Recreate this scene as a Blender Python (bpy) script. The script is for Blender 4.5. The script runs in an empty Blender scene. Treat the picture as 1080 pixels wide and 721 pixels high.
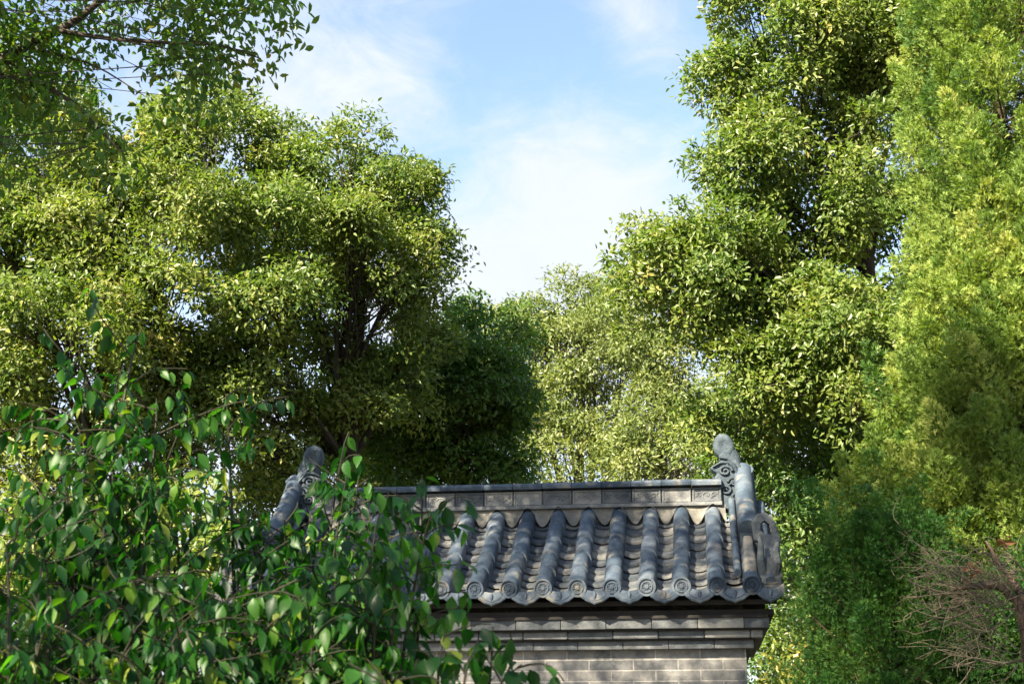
import bpy, math
import numpy as np
from mathutils import Vector, Matrix

sc = bpy.context.scene
COL = sc.collection
RNG = np.random.default_rng(7)
rad = math.radians

# ------------------------------------------------------------------ camera
EYE = 1.6
PITCH = math.atan((800 - 360.5) / 1500.0)
cam_data = bpy.data.cameras.new('camera')
cam_data.sensor_width = 36.0
cam_data.lens = 50.0
cam_data.clip_start = 0.05
cam_data.clip_end = 2000
cam_data.dof.use_dof = True
cam_data.dof.focus_distance = 11.0
cam_data.dof.aperture_fstop = 8.0
cam = bpy.data.objects.new('camera', cam_data)
cam.location = (0, 0, EYE)
cam.rotation_euler = (math.pi / 2 + PITCH, 0, 0)
COL.objects.link(cam)
sc.camera = cam

# ------------------------------------------------------------------ light and exposure
SUN_EL, SUN_AZ = rad(37), rad(40)          # azimuth: left of straight behind the camera
S = np.array([-math.sin(SUN_AZ) * math.cos(SUN_EL), -math.cos(SUN_AZ) * math.cos(SUN_EL), math.sin(SUN_EL)])
sun_data = bpy.data.lights.new('sun', 'SUN')
sun_data.energy = 5.0
sun_data.angle = rad(0.5)
sun_data.color = (1.0, 0.87, 0.67)
sun = bpy.data.objects.new('sun', sun_data)
sun.rotation_euler = Vector(S).to_track_quat('Z', 'Y').to_euler()
sun.location = (-20, -20, 30)
COL.objects.link(sun)

sc.view_settings.view_transform = 'Standard'
sc.view_settings.look = 'None'
sc.view_settings.gamma = 1.0
sc.view_settings.exposure = 2.42
sc.render.film_transparent = False
try:
    sc.cycles.max_bounces = 7
    sc.cycles.diffuse_bounces = 4
    sc.cycles.glossy_bounces = 2
    sc.cycles.transmission_bounces = 5
    sc.cycles.sample_clamp_indirect = 6
except Exception:
    pass


def cam_ray(u, v):
    a = (u - 540) / 1500.0
    b = -(v - 360.5) / 1500.0
    return np.array([a, math.cos(PITCH) - b * math.sin(PITCH), math.sin(PITCH) + b * math.cos(PITCH)])


def at(u, v, Y):
    """world point that stands Y metres ahead, in the direction where the photo shows it"""
    d = cam_ray(u, v)
    return np.array([0, 0, EYE]) + d * (Y / d[1])


def unit(v):
    v = np.asarray(v, float)
    return v / (np.linalg.norm(v, axis=-1, keepdims=True) + 1e-9)


# ------------------------------------------------------------------ sky
W = bpy.data.worlds.new('World')
sc.world = W
W.use_nodes = True
wn, wl = W.node_tree.nodes, W.node_tree.links
wn.clear()


def N(nodes, t, **kw):
    n = nodes.new(t)
    for k, v in kw.items():
        setattr(n, k, v)
    return n


w_out = N(wn, 'ShaderNodeOutputWorld')
w_bg = N(wn, 'ShaderNodeBackground')
w_bg.inputs['Strength'].default_value = 0.069
sky = N(wn, 'ShaderNodeTexSky', sky_type='NISHITA')
sky.sun_disc = False
sky.sun_elevation = SUN_EL
sky.sun_rotation = math.pi + SUN_AZ
sky.air_density = 1.0
sky.dust_density = 1.2
sky.ozone_density = 1.3
tc = N(wn, 'ShaderNodeTexCoord')


def w_math(op, a, b=None, c=None, clamp=False):
    n = N(wn, 'ShaderNodeMath', operation=op)
    n.use_clamp = clamp
    for i, x in enumerate((a, b, c)):
        if x is None:
            continue
        if isinstance(x, (int, float)):
            n.inputs[i].default_value = x
        else:
            wl.new(x, n.inputs[i])
    return n.outputs[0]


def w_noise(scale, detail, rough, dist=0.0, sx=1, sy=1, sz=1, off=(0, 0, 0)):
    m = N(wn, 'ShaderNodeMapping')
    m.inputs['Scale'].default_value = (sx, sy, sz)
    m.inputs['Location'].default_value = off
    wl.new(tc.outputs['Generated'], m.inputs['Vector'])
    n = N(wn, 'ShaderNodeTexNoise')
    n.inputs['Scale'].default_value = scale
    n.inputs['Detail'].default_value = detail
    n.inputs['Roughness'].default_value = rough
    n.inputs['Distortion'].default_value = dist
    wl.new(m.outputs[0], n.inputs['Vector'])
    return n.outputs['Fac']


def w_blob(u, v, r, amp):
    """a soft patch of cloud (or of clear blue, amp < 0) around one direction of the sky"""
    d = unit(cam_ray(u, v))
    n = N(wn, 'ShaderNodeVectorMath', operation='DISTANCE')
    wl.new(tc.outputs['Generated'], n.inputs[0])
    n.inputs[1].default_value = tuple(d)
    m = N(wn, 'ShaderNodeMapRange', interpolation_type='SMOOTHSTEP')
    m.inputs['From Min'].default_value = r
    m.inputs['From Max'].default_value = 0.0
    m.inputs['To Min'].default_value = 0.0
    m.inputs['To Max'].default_value = amp
    wl.new(n.outputs['Value'], m.inputs['Value'])
    return m.outputs[0]


n1 = w_noise(4.6, 10, 0.62, 0.9, 1, 1, 1.35, (0.3, 0.1, 0.7))
n2 = w_noise(13.0, 10, 0.66, 0.8, 1, 1, 1.7, (1.3, 2.1, 0.4))
dens = w_math('ADD', w_math('MULTIPLY', w_math('SUBTRACT', n1, 0.5), 1.3), w_math('MULTIPLY', w_math('SUBTRACT', n2, 0.5), 1.0))
dens = w_math('ADD', dens, 0.29)
for b in [(600, 265, .13, .50), (520, 330, .14, .55), (680, 230, .10, .22), (570, 165, .09, .20), (290, 120, .11, .30),
          (690, 20, .07, .22), (440, 40, .05, .12), (520, 205, .05, -.34), (560, 60, .10, -.30), (470, 150, .06, -.12),
          (700, 130, .07, -.18), (360, 40, .07, -.1)]:
    dens = w_math('ADD', dens, w_blob(*b))
sep = N(wn, 'ShaderNodeSeparateXYZ')
wl.new(tc.outputs['Generated'], sep.inputs[0])
low = N(wn, 'ShaderNodeMapRange', interpolation_type='SMOOTHSTEP')
for k, v in (('From Min', .34), ('From Max', .10), ('To Min', 0), ('To Max', .45)):
    low.inputs[k].default_value = v
wl.new(sep.outputs['Z'], low.inputs['Value'])
dens = w_math('ADD', dens, low.outputs[0])
cov = N(wn, 'ShaderNodeMapRange', interpolation_type='SMOOTHSTEP')
for k, v in (('From Min', -.02), ('From Max', .86), ('To Min', .06), ('To Max', 0.97)):
    cov.inputs[k].default_value = v
wl.new(dens, cov.inputs['Value'])
cl = N(wn, 'ShaderNodeMixRGB')
wl.new(n2, cl.inputs['Fac'])
cl.inputs['Color1'].default_value = (2.35, 2.55, 2.95, 1)
cl.inputs['Color2'].default_value = (2.75, 2.85, 3.05, 1)
mx = N(wn, 'ShaderNodeMixRGB')
wl.new(cov.outputs[0], mx.inputs['Fac'])
wl.new(sky.outputs[0], mx.inputs['Color1'])
wl.new(cl.outputs[0], mx.inputs['Color2'])
wl.new(mx.outputs[0], w_bg.inputs['Color'])
wl.new(w_bg.outputs[0], w_out.inputs['Surface'])


# ------------------------------------------------------------------ materials
def mat(name):
    m = bpy.data.materials.new(name)
    m.use_nodes = True
    nt = m.node_tree
    nt.nodes.clear()
    out = nt.nodes.new('ShaderNodeOutputMaterial')
    return m, nt.nodes, nt.links, out


def ramp(nodes, stops):
    r = nodes.new('ShaderNodeValToRGB')
    els = r.color_ramp.elements
    while len(els) < len(stops):
        els.new(0.5)
    for e, (p, c) in zip(els, stops):
        e.position = p
        e.color = (*c, 1)
    return r


def leaf_mat(name, stops, trans=0.3, rough=0.42, spec=0.45, tcol=(1.0, 1.05, 0.35), patch=1.2, patch_amt=0.35, tgain=1.3):
    m, n, l, out = mat(name)
    at_ = N(n, 'ShaderNodeAttribute', attribute_name='tint')
    geo = N(n, 'ShaderNodeNewGeometry')
    no = N(n, 'ShaderNodeTexNoise')
    no.inputs['Scale'].default_value = patch
    no.inputs['Detail'].default_value = 3
    l.new(geo.outputs['Position'], no.inputs['Vector'])
    a = N(n, 'ShaderNodeMath', operation='MULTIPLY_ADD')
    l.new(no.outputs['Fac'], a.inputs[0])
    a.inputs[1].default_value = patch_amt * 2
    a.inputs[2].default_value = -patch_amt
    b = N(n, 'ShaderNodeMath', operation='ADD')
    l.new(at_.outputs['Fac'], b.inputs[0])
    l.new(a.outputs[0], b.inputs[1])
    r = ramp(n, stops)
    l.new(b.outputs[0], r.inputs['Fac'])
    p = N(n, 'ShaderNodeBsdfPrincipled')
    p.inputs['Roughness'].default_value = rough
    p.inputs['Specular IOR Level'].default_value = spec
    l.new(r.outputs[0], p.inputs['Base Color'])
    tm = N(n, 'ShaderNodeMixRGB', blend_type='MULTIPLY')
    tm.inputs['Fac'].default_value = 1
    l.new(r.outputs[0], tm.inputs['Color1'])
    tm.inputs['Color2'].default_value = (tcol[0] * tgain, tcol[1] * tgain, tcol[2] * tgain, 1)
    t = N(n, 'ShaderNodeBsdfTranslucent')
    l.new(tm.outputs[0], t.inputs['Color'])
    mix = N(n, 'ShaderNodeMixShader')
    mix.inputs['Fac'].default_value = trans
    l.new(p.outputs[0], mix.inputs[1])
    l.new(t.outputs[0], mix.inputs[2])
    l.new(mix.outputs[0], out.inputs['Surface'])
    return m


def rough_mat(name, stops, scale=6.0, bump=0.3, rough=0.8, bscale=40.0, tint=False, tint_amt=0.5, spec=0.3, lichen=None):
    m, n, l, out = mat(name)
    co = N(n, 'ShaderNodeTexCoord')
    no = N(n, 'ShaderNodeTexNoise')
    no.inputs['Scale'].default_value = scale
    no.inputs['Detail'].default_value = 8
    no.inputs['Roughness'].default_value = 0.65
    l.new(co.outputs['Object'], no.inputs['Vector'])
    fac = no.outputs['Fac']
    if tint:
        at_ = N(n, 'ShaderNodeAttribute', attribute_name='tint')
        a = N(n, 'ShaderNodeMath', operation='MULTIPLY_ADD')
        l.new(at_.outputs['Fac'], a.inputs[0])
        a.inputs[1].default_value = tint_amt
        a.inputs[2].default_value = -tint_amt / 2
        b = N(n, 'ShaderNodeMath', operation='ADD')
        l.new(a.outputs[0], b.inputs[0])
        l.new(fac, b.inputs[1])
        fac = b.outputs[0]
    r = ramp(n, stops)
    l.new(fac, r.inputs['Fac'])
    colr = r.outputs[0]
    if lichen:
        n3 = N(n, 'ShaderNodeTexNoise')
        n3.inputs['Scale'].default_value = lichen[1]
        n3.inputs['Detail'].default_value = 6
        l.new(co.outputs['Object'], n3.inputs['Vector'])
        mr = N(n, 'ShaderNodeMapRange')
        mr.inputs['From Min'].default_value = lichen[2]
        mr.inputs['From Max'].default_value = lichen[2] + 0.12
        mr.inputs['To Max'].default_value = lichen[3]
        l.new(n3.outputs['Fac'], mr.inputs['Value'])
        mm = N(n, 'ShaderNodeMixRGB')
        l.new(mr.outputs[0], mm.inputs['Fac'])
        l.new(colr, mm.inputs['Color1'])
        mm.inputs['Color2'].default_value = (*lichen[0], 1)
        colr = mm.outputs[0]
    p = N(n, 'ShaderNodeBsdfPrincipled')
    p.inputs['Roughness'].default_value = rough
    p.inputs['Specular IOR Level'].default_value = spec
    l.new(colr, p.inputs['Base Color'])
    n2_ = N(n, 'ShaderNodeTexNoise')
    n2_.inputs['Scale'].default_value = bscale
    n2_.inputs['Detail'].default_value = 6
    l.new(co.outputs['Object'], n2_.inputs['Vector'])
    bp = N(n, 'ShaderNodeBump')
    bp.inputs['Strength'].default_value = bump
    bp.inputs['Distance'].default_value = 0.01
    l.new(n2_.outputs['Fac'], bp.inputs['Height'])
    l.new(bp.outputs[0], p.inputs['Normal'])
    l.new(p.outputs[0], out.inputs['Surface'])
    return m


def brick_mat(name, c1, c2, mortar, bw=0.285, bh=0.0672, msize=0.0045, zoff=0.0, xoff=0.0):
    m, n, l, out = mat(name)
    co = N(n, 'ShaderNodeTexCoord')
    sp = N(n, 'ShaderNodeSeparateXYZ')
    l.new(co.outputs['Object'], sp.inputs[0])
    su = N(n, 'ShaderNodeMath', operation='ADD')       # run round the corner: x + y
    l.new(sp.outputs['X'], su.inputs[0])
    l.new(sp.outputs['Y'], su.inputs[1])
    cb = N(n, 'ShaderNodeCombineXYZ')
    l.new(su.outputs[0], cb.inputs['X'])
    l.new(sp.outputs['Z'], cb.inputs['Y'])
    mp = N(n, 'ShaderNodeMapping')
    mp.inputs['Location'].default_value = (xoff, zoff, 0)
    l.new(cb.outputs[0], mp.inputs['Vector'])
    br = N(n, 'ShaderNodeTexBrick')
    br.inputs['Scale'].default_value = 1.0
    br.inputs['Brick Width'].default_value = bw
    br.inputs['Row Height'].default_value = bh
    br.inputs['Mortar Size'].default_value = msize
    br.inputs['Mortar Smooth'].default_value = 0.3
    br.inputs['Bias'].default_value = 0.0
    br.inputs['Color1'].default_value = (*c1, 1)
    br.inputs['Color2'].default_value = (*c2, 1)
    br.inputs['Mortar'].default_value = (*mortar, 1)
    l.new(mp.outputs[0], br.inputs['Vector'])
    no = N(n, 'ShaderNodeTexNoise')
    no.inputs['Scale'].default_value = 9
    no.inputs['Detail'].default_value = 8
    no.inputs['Roughness'].default_value = 0.7
    l.new(co.outputs['Object'], no.inputs['Vector'])
    r = ramp(n, [(0.32, (0.40, 0.43, 0.45)), (0.5, (.9, .9, .9)), (0.68, (1.4, 1.36, 1.28))])
    l.new(no.outputs['Fac'], r.inputs['Fac'])
    mu = N(n, 'ShaderNodeMixRGB', blend_type='MULTIPLY')
    mu.inputs['Fac'].default_value = 1
    l.new(br.outputs['Color'], mu.inputs['Color1'])
    l.new(r.outputs[0], mu.inputs['Color2'])
    p = N(n, 'ShaderNodeBsdfPrincipled')
    p.inputs['Roughness'].default_value = 0.88
    p.inputs['Specular IOR Level'].default_value = 0.2
    l.new(mu.outputs[0], p.inputs['Base Color'])
    n2_ = N(n, 'ShaderNodeTexNoise')
    n2_.inputs['Scale'].default_value = 60
    n2_.inputs['Detail'].default_value = 5
    l.new(co.outputs['Object'], n2_.inputs['Vector'])
    ad = N(n, 'ShaderNodeMath', operation='MULTIPLY_ADD')
    l.new(br.outputs['Fac'], ad.inputs[0])
    ad.inputs[1].default_value = -0.8
    l.new(n2_.outputs['Fac'], ad.inputs[2])
    bp = N(n, 'ShaderNodeBump')
    bp.inputs['Strength'].default_value = 0.6
    bp.inputs['Distance'].default_value = 0.006
    l.new(ad.outputs[0], bp.inputs['Height'])
    l.new(bp.outputs[0], p.inputs['Normal'])
    l.new(p.outputs[0], out.inputs['Surface'])
    return m


M_TILE = rough_mat('grey_clay_tile', [(0.2, (.020, .032, .050)), (0.5, (.046, .067, .093)), (0.8, (.115, .135, .155))], 7, .35, .7, 55, True, .45,
                   lichen=((.24, .215, .165), 9, .56, .55))
M_PAN = rough_mat('worn_pan_tile', [(0.2, (.032, .042, .054)), (0.5, (.078, .088, .097)), (0.8, (.18, .175, .16))], 9, .4, .8, 55, True, .5)
M_RIDGE = rough_mat('ridge_brick', [(0.2, (.055, .065, .075)), (0.5, (.125, .132, .135)), (0.8, (.25, .245, .225))], 10, .5, .8, 70, True, .5)
M_PLASTER = rough_mat('lime_plaster', [(0.2, (.065, .066, .062)), (0.5, (.14, .135, .12)), (0.8, (.28, .26, .21))], 8, .5, .9, 40)
M_STONE = rough_mat('carved_clay', [(0.2, (.016, .028, .036)), (0.5, (.038, .055, .070)), (0.8, (.09, .11, .125))], 12, .7, .75, 60)
M_BEAST = rough_mat('weathered_clay', [(0.2, (.032, .042, .050)), (0.5, (.075, .086, .094)), (0.8, (.17, .17, .16))], 12, .7, .8, 60, lichen=((.28, .21, .12), 7, .6, .5))
M_BRICK = brick_mat('grey_brick', (.14, .145, .15), (.25, .24, .225), (.36, .345, .32), zoff=-2.2135 + 0.0672 * 40)
M_COURSE = brick_mat('cornice_brick', (.19, .195, .195), (.29, .28, .26), (.12, .12, .115), 0.29, 10.0, 0.004, 3.0, 0.07)
M_WOOD = rough_mat('eave_board_shade_dark', [(0.3, (.014, .013, .012)), (0.7, (.034, .031, .028))], 6, .3, .8, 30)  # near-black colour also paints in the deep shade under the eave
M_BARK = rough_mat('bark', [(0.25, (.016, .013, .010)), (0.5, (.038, .032, .025)), (0.8, (.08, .066, .052))], 14, .9, .9, 45)
M_BARK_PALE = rough_mat('pale_twig', [(0.25, (.04, .034, .022)), (0.5, (.095, .08, .052)), (0.8, (.18, .15, .10))], 10, .6, .9, 60)
M_BARK_RED = rough_mat('red_dead_wood', [(0.25, (.022, .016, .011)), (0.5, (.050, .034, .024)), (0.8, (.10, .066, .044))], 10, .6, .9, 60)
M_STEM = rough_mat('green_stem', [(0.3, (.016, .018, .009)), (0.7, (.035, .032, .016))], 10, .3, .7, 60)
M_SOIL = rough_mat('soil', [(0.25, (.05, .045, .03)), (0.5, (.09, .08, .05)), (0.75, (.07, .09, .035))], 0.6, .6, .95, 8)
M_PAVE = brick_mat('grey_paving', (.12, .12, .11), (.16, .155, .145), (.08, .075, .07), 0.4, 0.4, 0.008)

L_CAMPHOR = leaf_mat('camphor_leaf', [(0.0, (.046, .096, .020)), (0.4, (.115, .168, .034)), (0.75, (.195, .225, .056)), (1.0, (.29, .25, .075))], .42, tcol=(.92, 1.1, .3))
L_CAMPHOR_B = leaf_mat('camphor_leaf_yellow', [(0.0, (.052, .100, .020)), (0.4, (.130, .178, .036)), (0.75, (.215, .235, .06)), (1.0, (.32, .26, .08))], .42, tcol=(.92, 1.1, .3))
L_CAMPHOR_SHADE = leaf_mat('camphor_leaf_shaded', [(0.0, (.028, .085, .018)), (0.5, (.068, .135, .026)), (1.0, (.15, .20, .04))], .38, tcol=(.9, 1.15, .3))  # camphor leaf darkened: the neighbour tree's shade put into the colour
L_CAMPHOR_HALF_SHADE = leaf_mat('camphor_leaf_half_shaded', [(0.0, (.034, .088, .018)), (0.5, (.085, .145, .028)), (1.0, (.19, .22, .05))], .42, tcol=(.92, 1.12, .3))  # camphor leaf partly darkened, with the tall tree's shade in its colour
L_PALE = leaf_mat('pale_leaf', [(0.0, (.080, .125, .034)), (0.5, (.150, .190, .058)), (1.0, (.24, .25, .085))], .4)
L_YELLOW = leaf_mat('yellow_leaf', [(0.0, (.030, .075, .014)), (0.45, (.085, .125, .02)), (0.75, (.20, .18, .03)), (1.0, (.34, .23, .04))], .35)
L_HANG = leaf_mat('hanging_leaf', [(0.0, (.026, .085, .016)), (0.5, (.062, .135, .02)), (0.85, (.13, .17, .025)), (1.0, (.28, .21, .025))], .5, patch_amt=.25)
L_BUSH = leaf_mat('shrub_leaf', [(0.0, (.005, .032, .006)), (0.42, (.014, .072, .010)), (0.75, (.050, .145, .017)), (1.0, (.19, .23, .03))], .45, .42, .32, (1.0, 1.25, .2), 3.0, .3, 1.5)  # brightest stop colours some leaves as if sunlit from behind
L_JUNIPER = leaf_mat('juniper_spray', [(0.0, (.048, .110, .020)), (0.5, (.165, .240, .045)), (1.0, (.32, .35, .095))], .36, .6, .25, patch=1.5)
L_JUNIPER_SHADE = leaf_mat('juniper_spray_shaded', [(0.0, (.014, .060, .012)), (0.5, (.032, .095, .016)), (1.0, (.080, .14, .026))], .42, .6, .25, patch=1.5)  # juniper spray with shade mixed into its green
L_DRY = leaf_mat('dry_leaf', [(0.0, (.09, .04, .02)), (1.0, (.20, .10, .05))], .3, .7, .2)


# ------------------------------------------------------------------ mesh helpers
class MB:
    """collects pieces of one mesh"""

    def __init__(self):
        self.v, self.f, self.t = [], [], []

    def add(self, verts, faces, tint=0.5):
        o = len(self.v)
        self.v += [tuple(map(float, p)) for p in verts]
        self.f += [tuple(i + o for i in q) for q in faces]
        self.t += [tint] * len(faces)

    def box(self, x0, x1, y0, y1, z0, z1, tint=0.5):
        v = [(x, y, z) for z in (z0, z1) for y in (y0, y1) for x in (x0, x1)]
        self.add(v, [(0, 2, 3, 1), (4, 5, 7, 6), (0, 1, 5, 4), (2, 6, 7, 3), (0, 4, 6, 2), (1, 3, 7, 5)], tint)

    def tube(self, pts, radii, sides=6, tint=0.5, cap=True, squash=1.0):
        pts = np.asarray(pts, float)
        n = len(pts)
        radii = np.broadcast_to(np.asarray(radii, float), (n,))
        tan = unit(np.gradient(pts, axis=0))
        ref = np.array([0, 0, 1.0]) if abs(tan[0][2]) < .9 else np.array([0, 1.0, 0])
        v = []
        for i in range(n):
            a = unit(np.cross(ref, tan[i]))
            b = np.cross(tan[i], a)
            for k in range(sides):
                th = 2 * math.pi * k / sides
                v.append(pts[i] + radii[i] * (math.cos(th) * a + squash * math.sin(th) * b))
        f = [(i * sides + k, i * sides + (k + 1) % sides, (i + 1) * sides + (k + 1) % sides, (i + 1) * sides + k)
             for i in range(n - 1) for k in range(sides)]
        if cap:
            f.append(tuple(range(sides))[::-1])
            f.append(tuple((n - 1) * sides + k for k in range(sides)))
        self.add(v, f, tint)

    def prism(self, outline, axis_pts, tint=0.5):
        """2-D outline (x, z) swept between two y values"""
        y0, y1 = axis_pts
        n = len(outline)
        v = [(x, y0, z) for x, z in outline] + [(x, y1, z) for x, z in outline]
        f = [tuple(range(n)), tuple(range(2 * n - 1, n - 1, -1))] + [(i, i + n, (i + 1) % n + n, (i + 1) % n) for i in range(n)]
        self.add(v, f, tint)

    def build(self, name, m, parent=None, smooth=False, bevel=0.0, angle=40, seg=2):
        me = bpy.data.meshes.new(name)
        me.from_pydata(self.v, [], self.f)
        a = me.attributes.new('tint', 'FLOAT', 'FACE')
        a.data.foreach_set('value', np.array(self.t, np.float32))
        me.materials.append(m)
        import bmesh
        bm = bmesh.new()
        bm.from_mesh(me)
        bmesh.ops.recalc_face_normals(bm, faces=bm.faces)
        bm.to_mesh(me)
        bm.free()
        if smooth:
            me.shade_smooth()
            me.set_sharp_from_angle(angle=rad(angle))
        o = bpy.data.objects.new(name, me)
        COL.objects.link(o)
        o.parent = parent
        if bevel:
            b = o.modifiers.new('bevel', 'BEVEL')
            b.width = bevel
            b.segments = seg
            b.limit_method = 'ANGLE'
            b.angle_limit = rad(50)
        return o


def np_mesh(name, verts, faces, m, parent=None, tint=None, smooth=False):
    """verts (N,3); faces (F,k) all of one size"""
    verts = np.ascontiguousarray(verts, np.float32)
    faces = np.ascontiguousarray(faces, np.int32)
    F, k = faces.shape
    me = bpy.data.meshes.new(name)
    me.vertices.add(len(verts))
    me.vertices.foreach_set('co', verts.ravel())
    me.loops.add(F * k)
    me.loops.foreach_set('vertex_index', faces.ravel())
    me.polygons.add(F)
    me.polygons.foreach_set('loop_start', np.arange(F, dtype=np.int32) * k)
    me.update(calc_edges=True)
    if tint is not None:
        a = me.attributes.new('tint', 'FLOAT', 'FACE')
        a.data.foreach_set('value', np.ascontiguousarray(tint, np.float32))
    if not smooth:
        me.shade_flat()
    me.materials.append(m)
    o = bpy.data.objects.new(name, me)
    COL.objects.link(o)
    o.parent = parent
    return o


def thing(name, label, cat, loc=(0, 0, 0), rotz=0.0, group=None):
    o = bpy.data.objects.new(name, None)
    o.empty_display_size = 0.2
    COL.objects.link(o)
    o.location = tuple(map(float, loc))
    o.rotation_euler = (0, 0, rotz)
    o['label'] = label
    o['category'] = cat
    if group:
        o['group'] = group
    return o


def structure(o):
    o['kind'] = 'structure'
    return o


# ------------------------------------------------------------------ leaves
def leaf_arrays(p, d, nrm, L, Wd, fold=0.25, tip=0.0):
    """six-point leaves folded along the midrib: p base, d direction, nrm face normal"""
    d = unit(d)
    s = unit(np.cross(d, nrm))
    n = np.cross(s, d)
    L = L[:, None]
    w = (Wd / 2)[:, None]
    up = n * (w * fold)
    a = p
    t = p + d * L - n * L * tip
    r1 = p + d * L * .30 + s * w * .92 + up
    r2 = p + d * L * .66 + s * w * .74 + up - n * L * tip * .4
    l2 = p + d * L * .66 - s * w * .74 + up - n * L * tip * .4
    l1 = p + d * L * .30 - s * w * .92 + up
    v = np.stack([a, r1, r2, t, l2, l1], 1).reshape(-1, 3)
    k = np.arange(len(p))[:, None] * 6
    f = np.concatenate([k + np.array([[0, 1, 2, 3]]), k + np.array([[0, 3, 4, 5]])], 1).reshape(-1, 4)
    return v, f


def sphere_dirs(n, rng):
    return unit(rng.normal(size=(n, 3)))


def curve(a, b, rng, bow=0.12, n=5, up=0.0):
    a, b = np.asarray(a, float), np.asarray(b, float)
    t = np.linspace(0, 1, n)[:, None]
    L = np.linalg.norm(b - a)
    off = rng.normal(size=3) * bow * L * .5 + np.array([0, 0, up * L])
    return a * (1 - t) + b * t + np.sin(math.pi * t) * off


def px_lobe(u, v, Y, ru, rv=None, ry=None, dens=1.0):
    """a crown lobe whose middle stands Y metres ahead; ru, rv are its half-sizes in photo pixels"""
    c = at(u, v, Y)
    dist = np.linalg.norm(c - np.array([0, 0, EYE]))
    rx = ru * dist / 1500
    rz = (rv or ru) * dist / 1500
    return (c, np.array([rx, ry or (rx + rz) / 2, rz]), dens)


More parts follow.
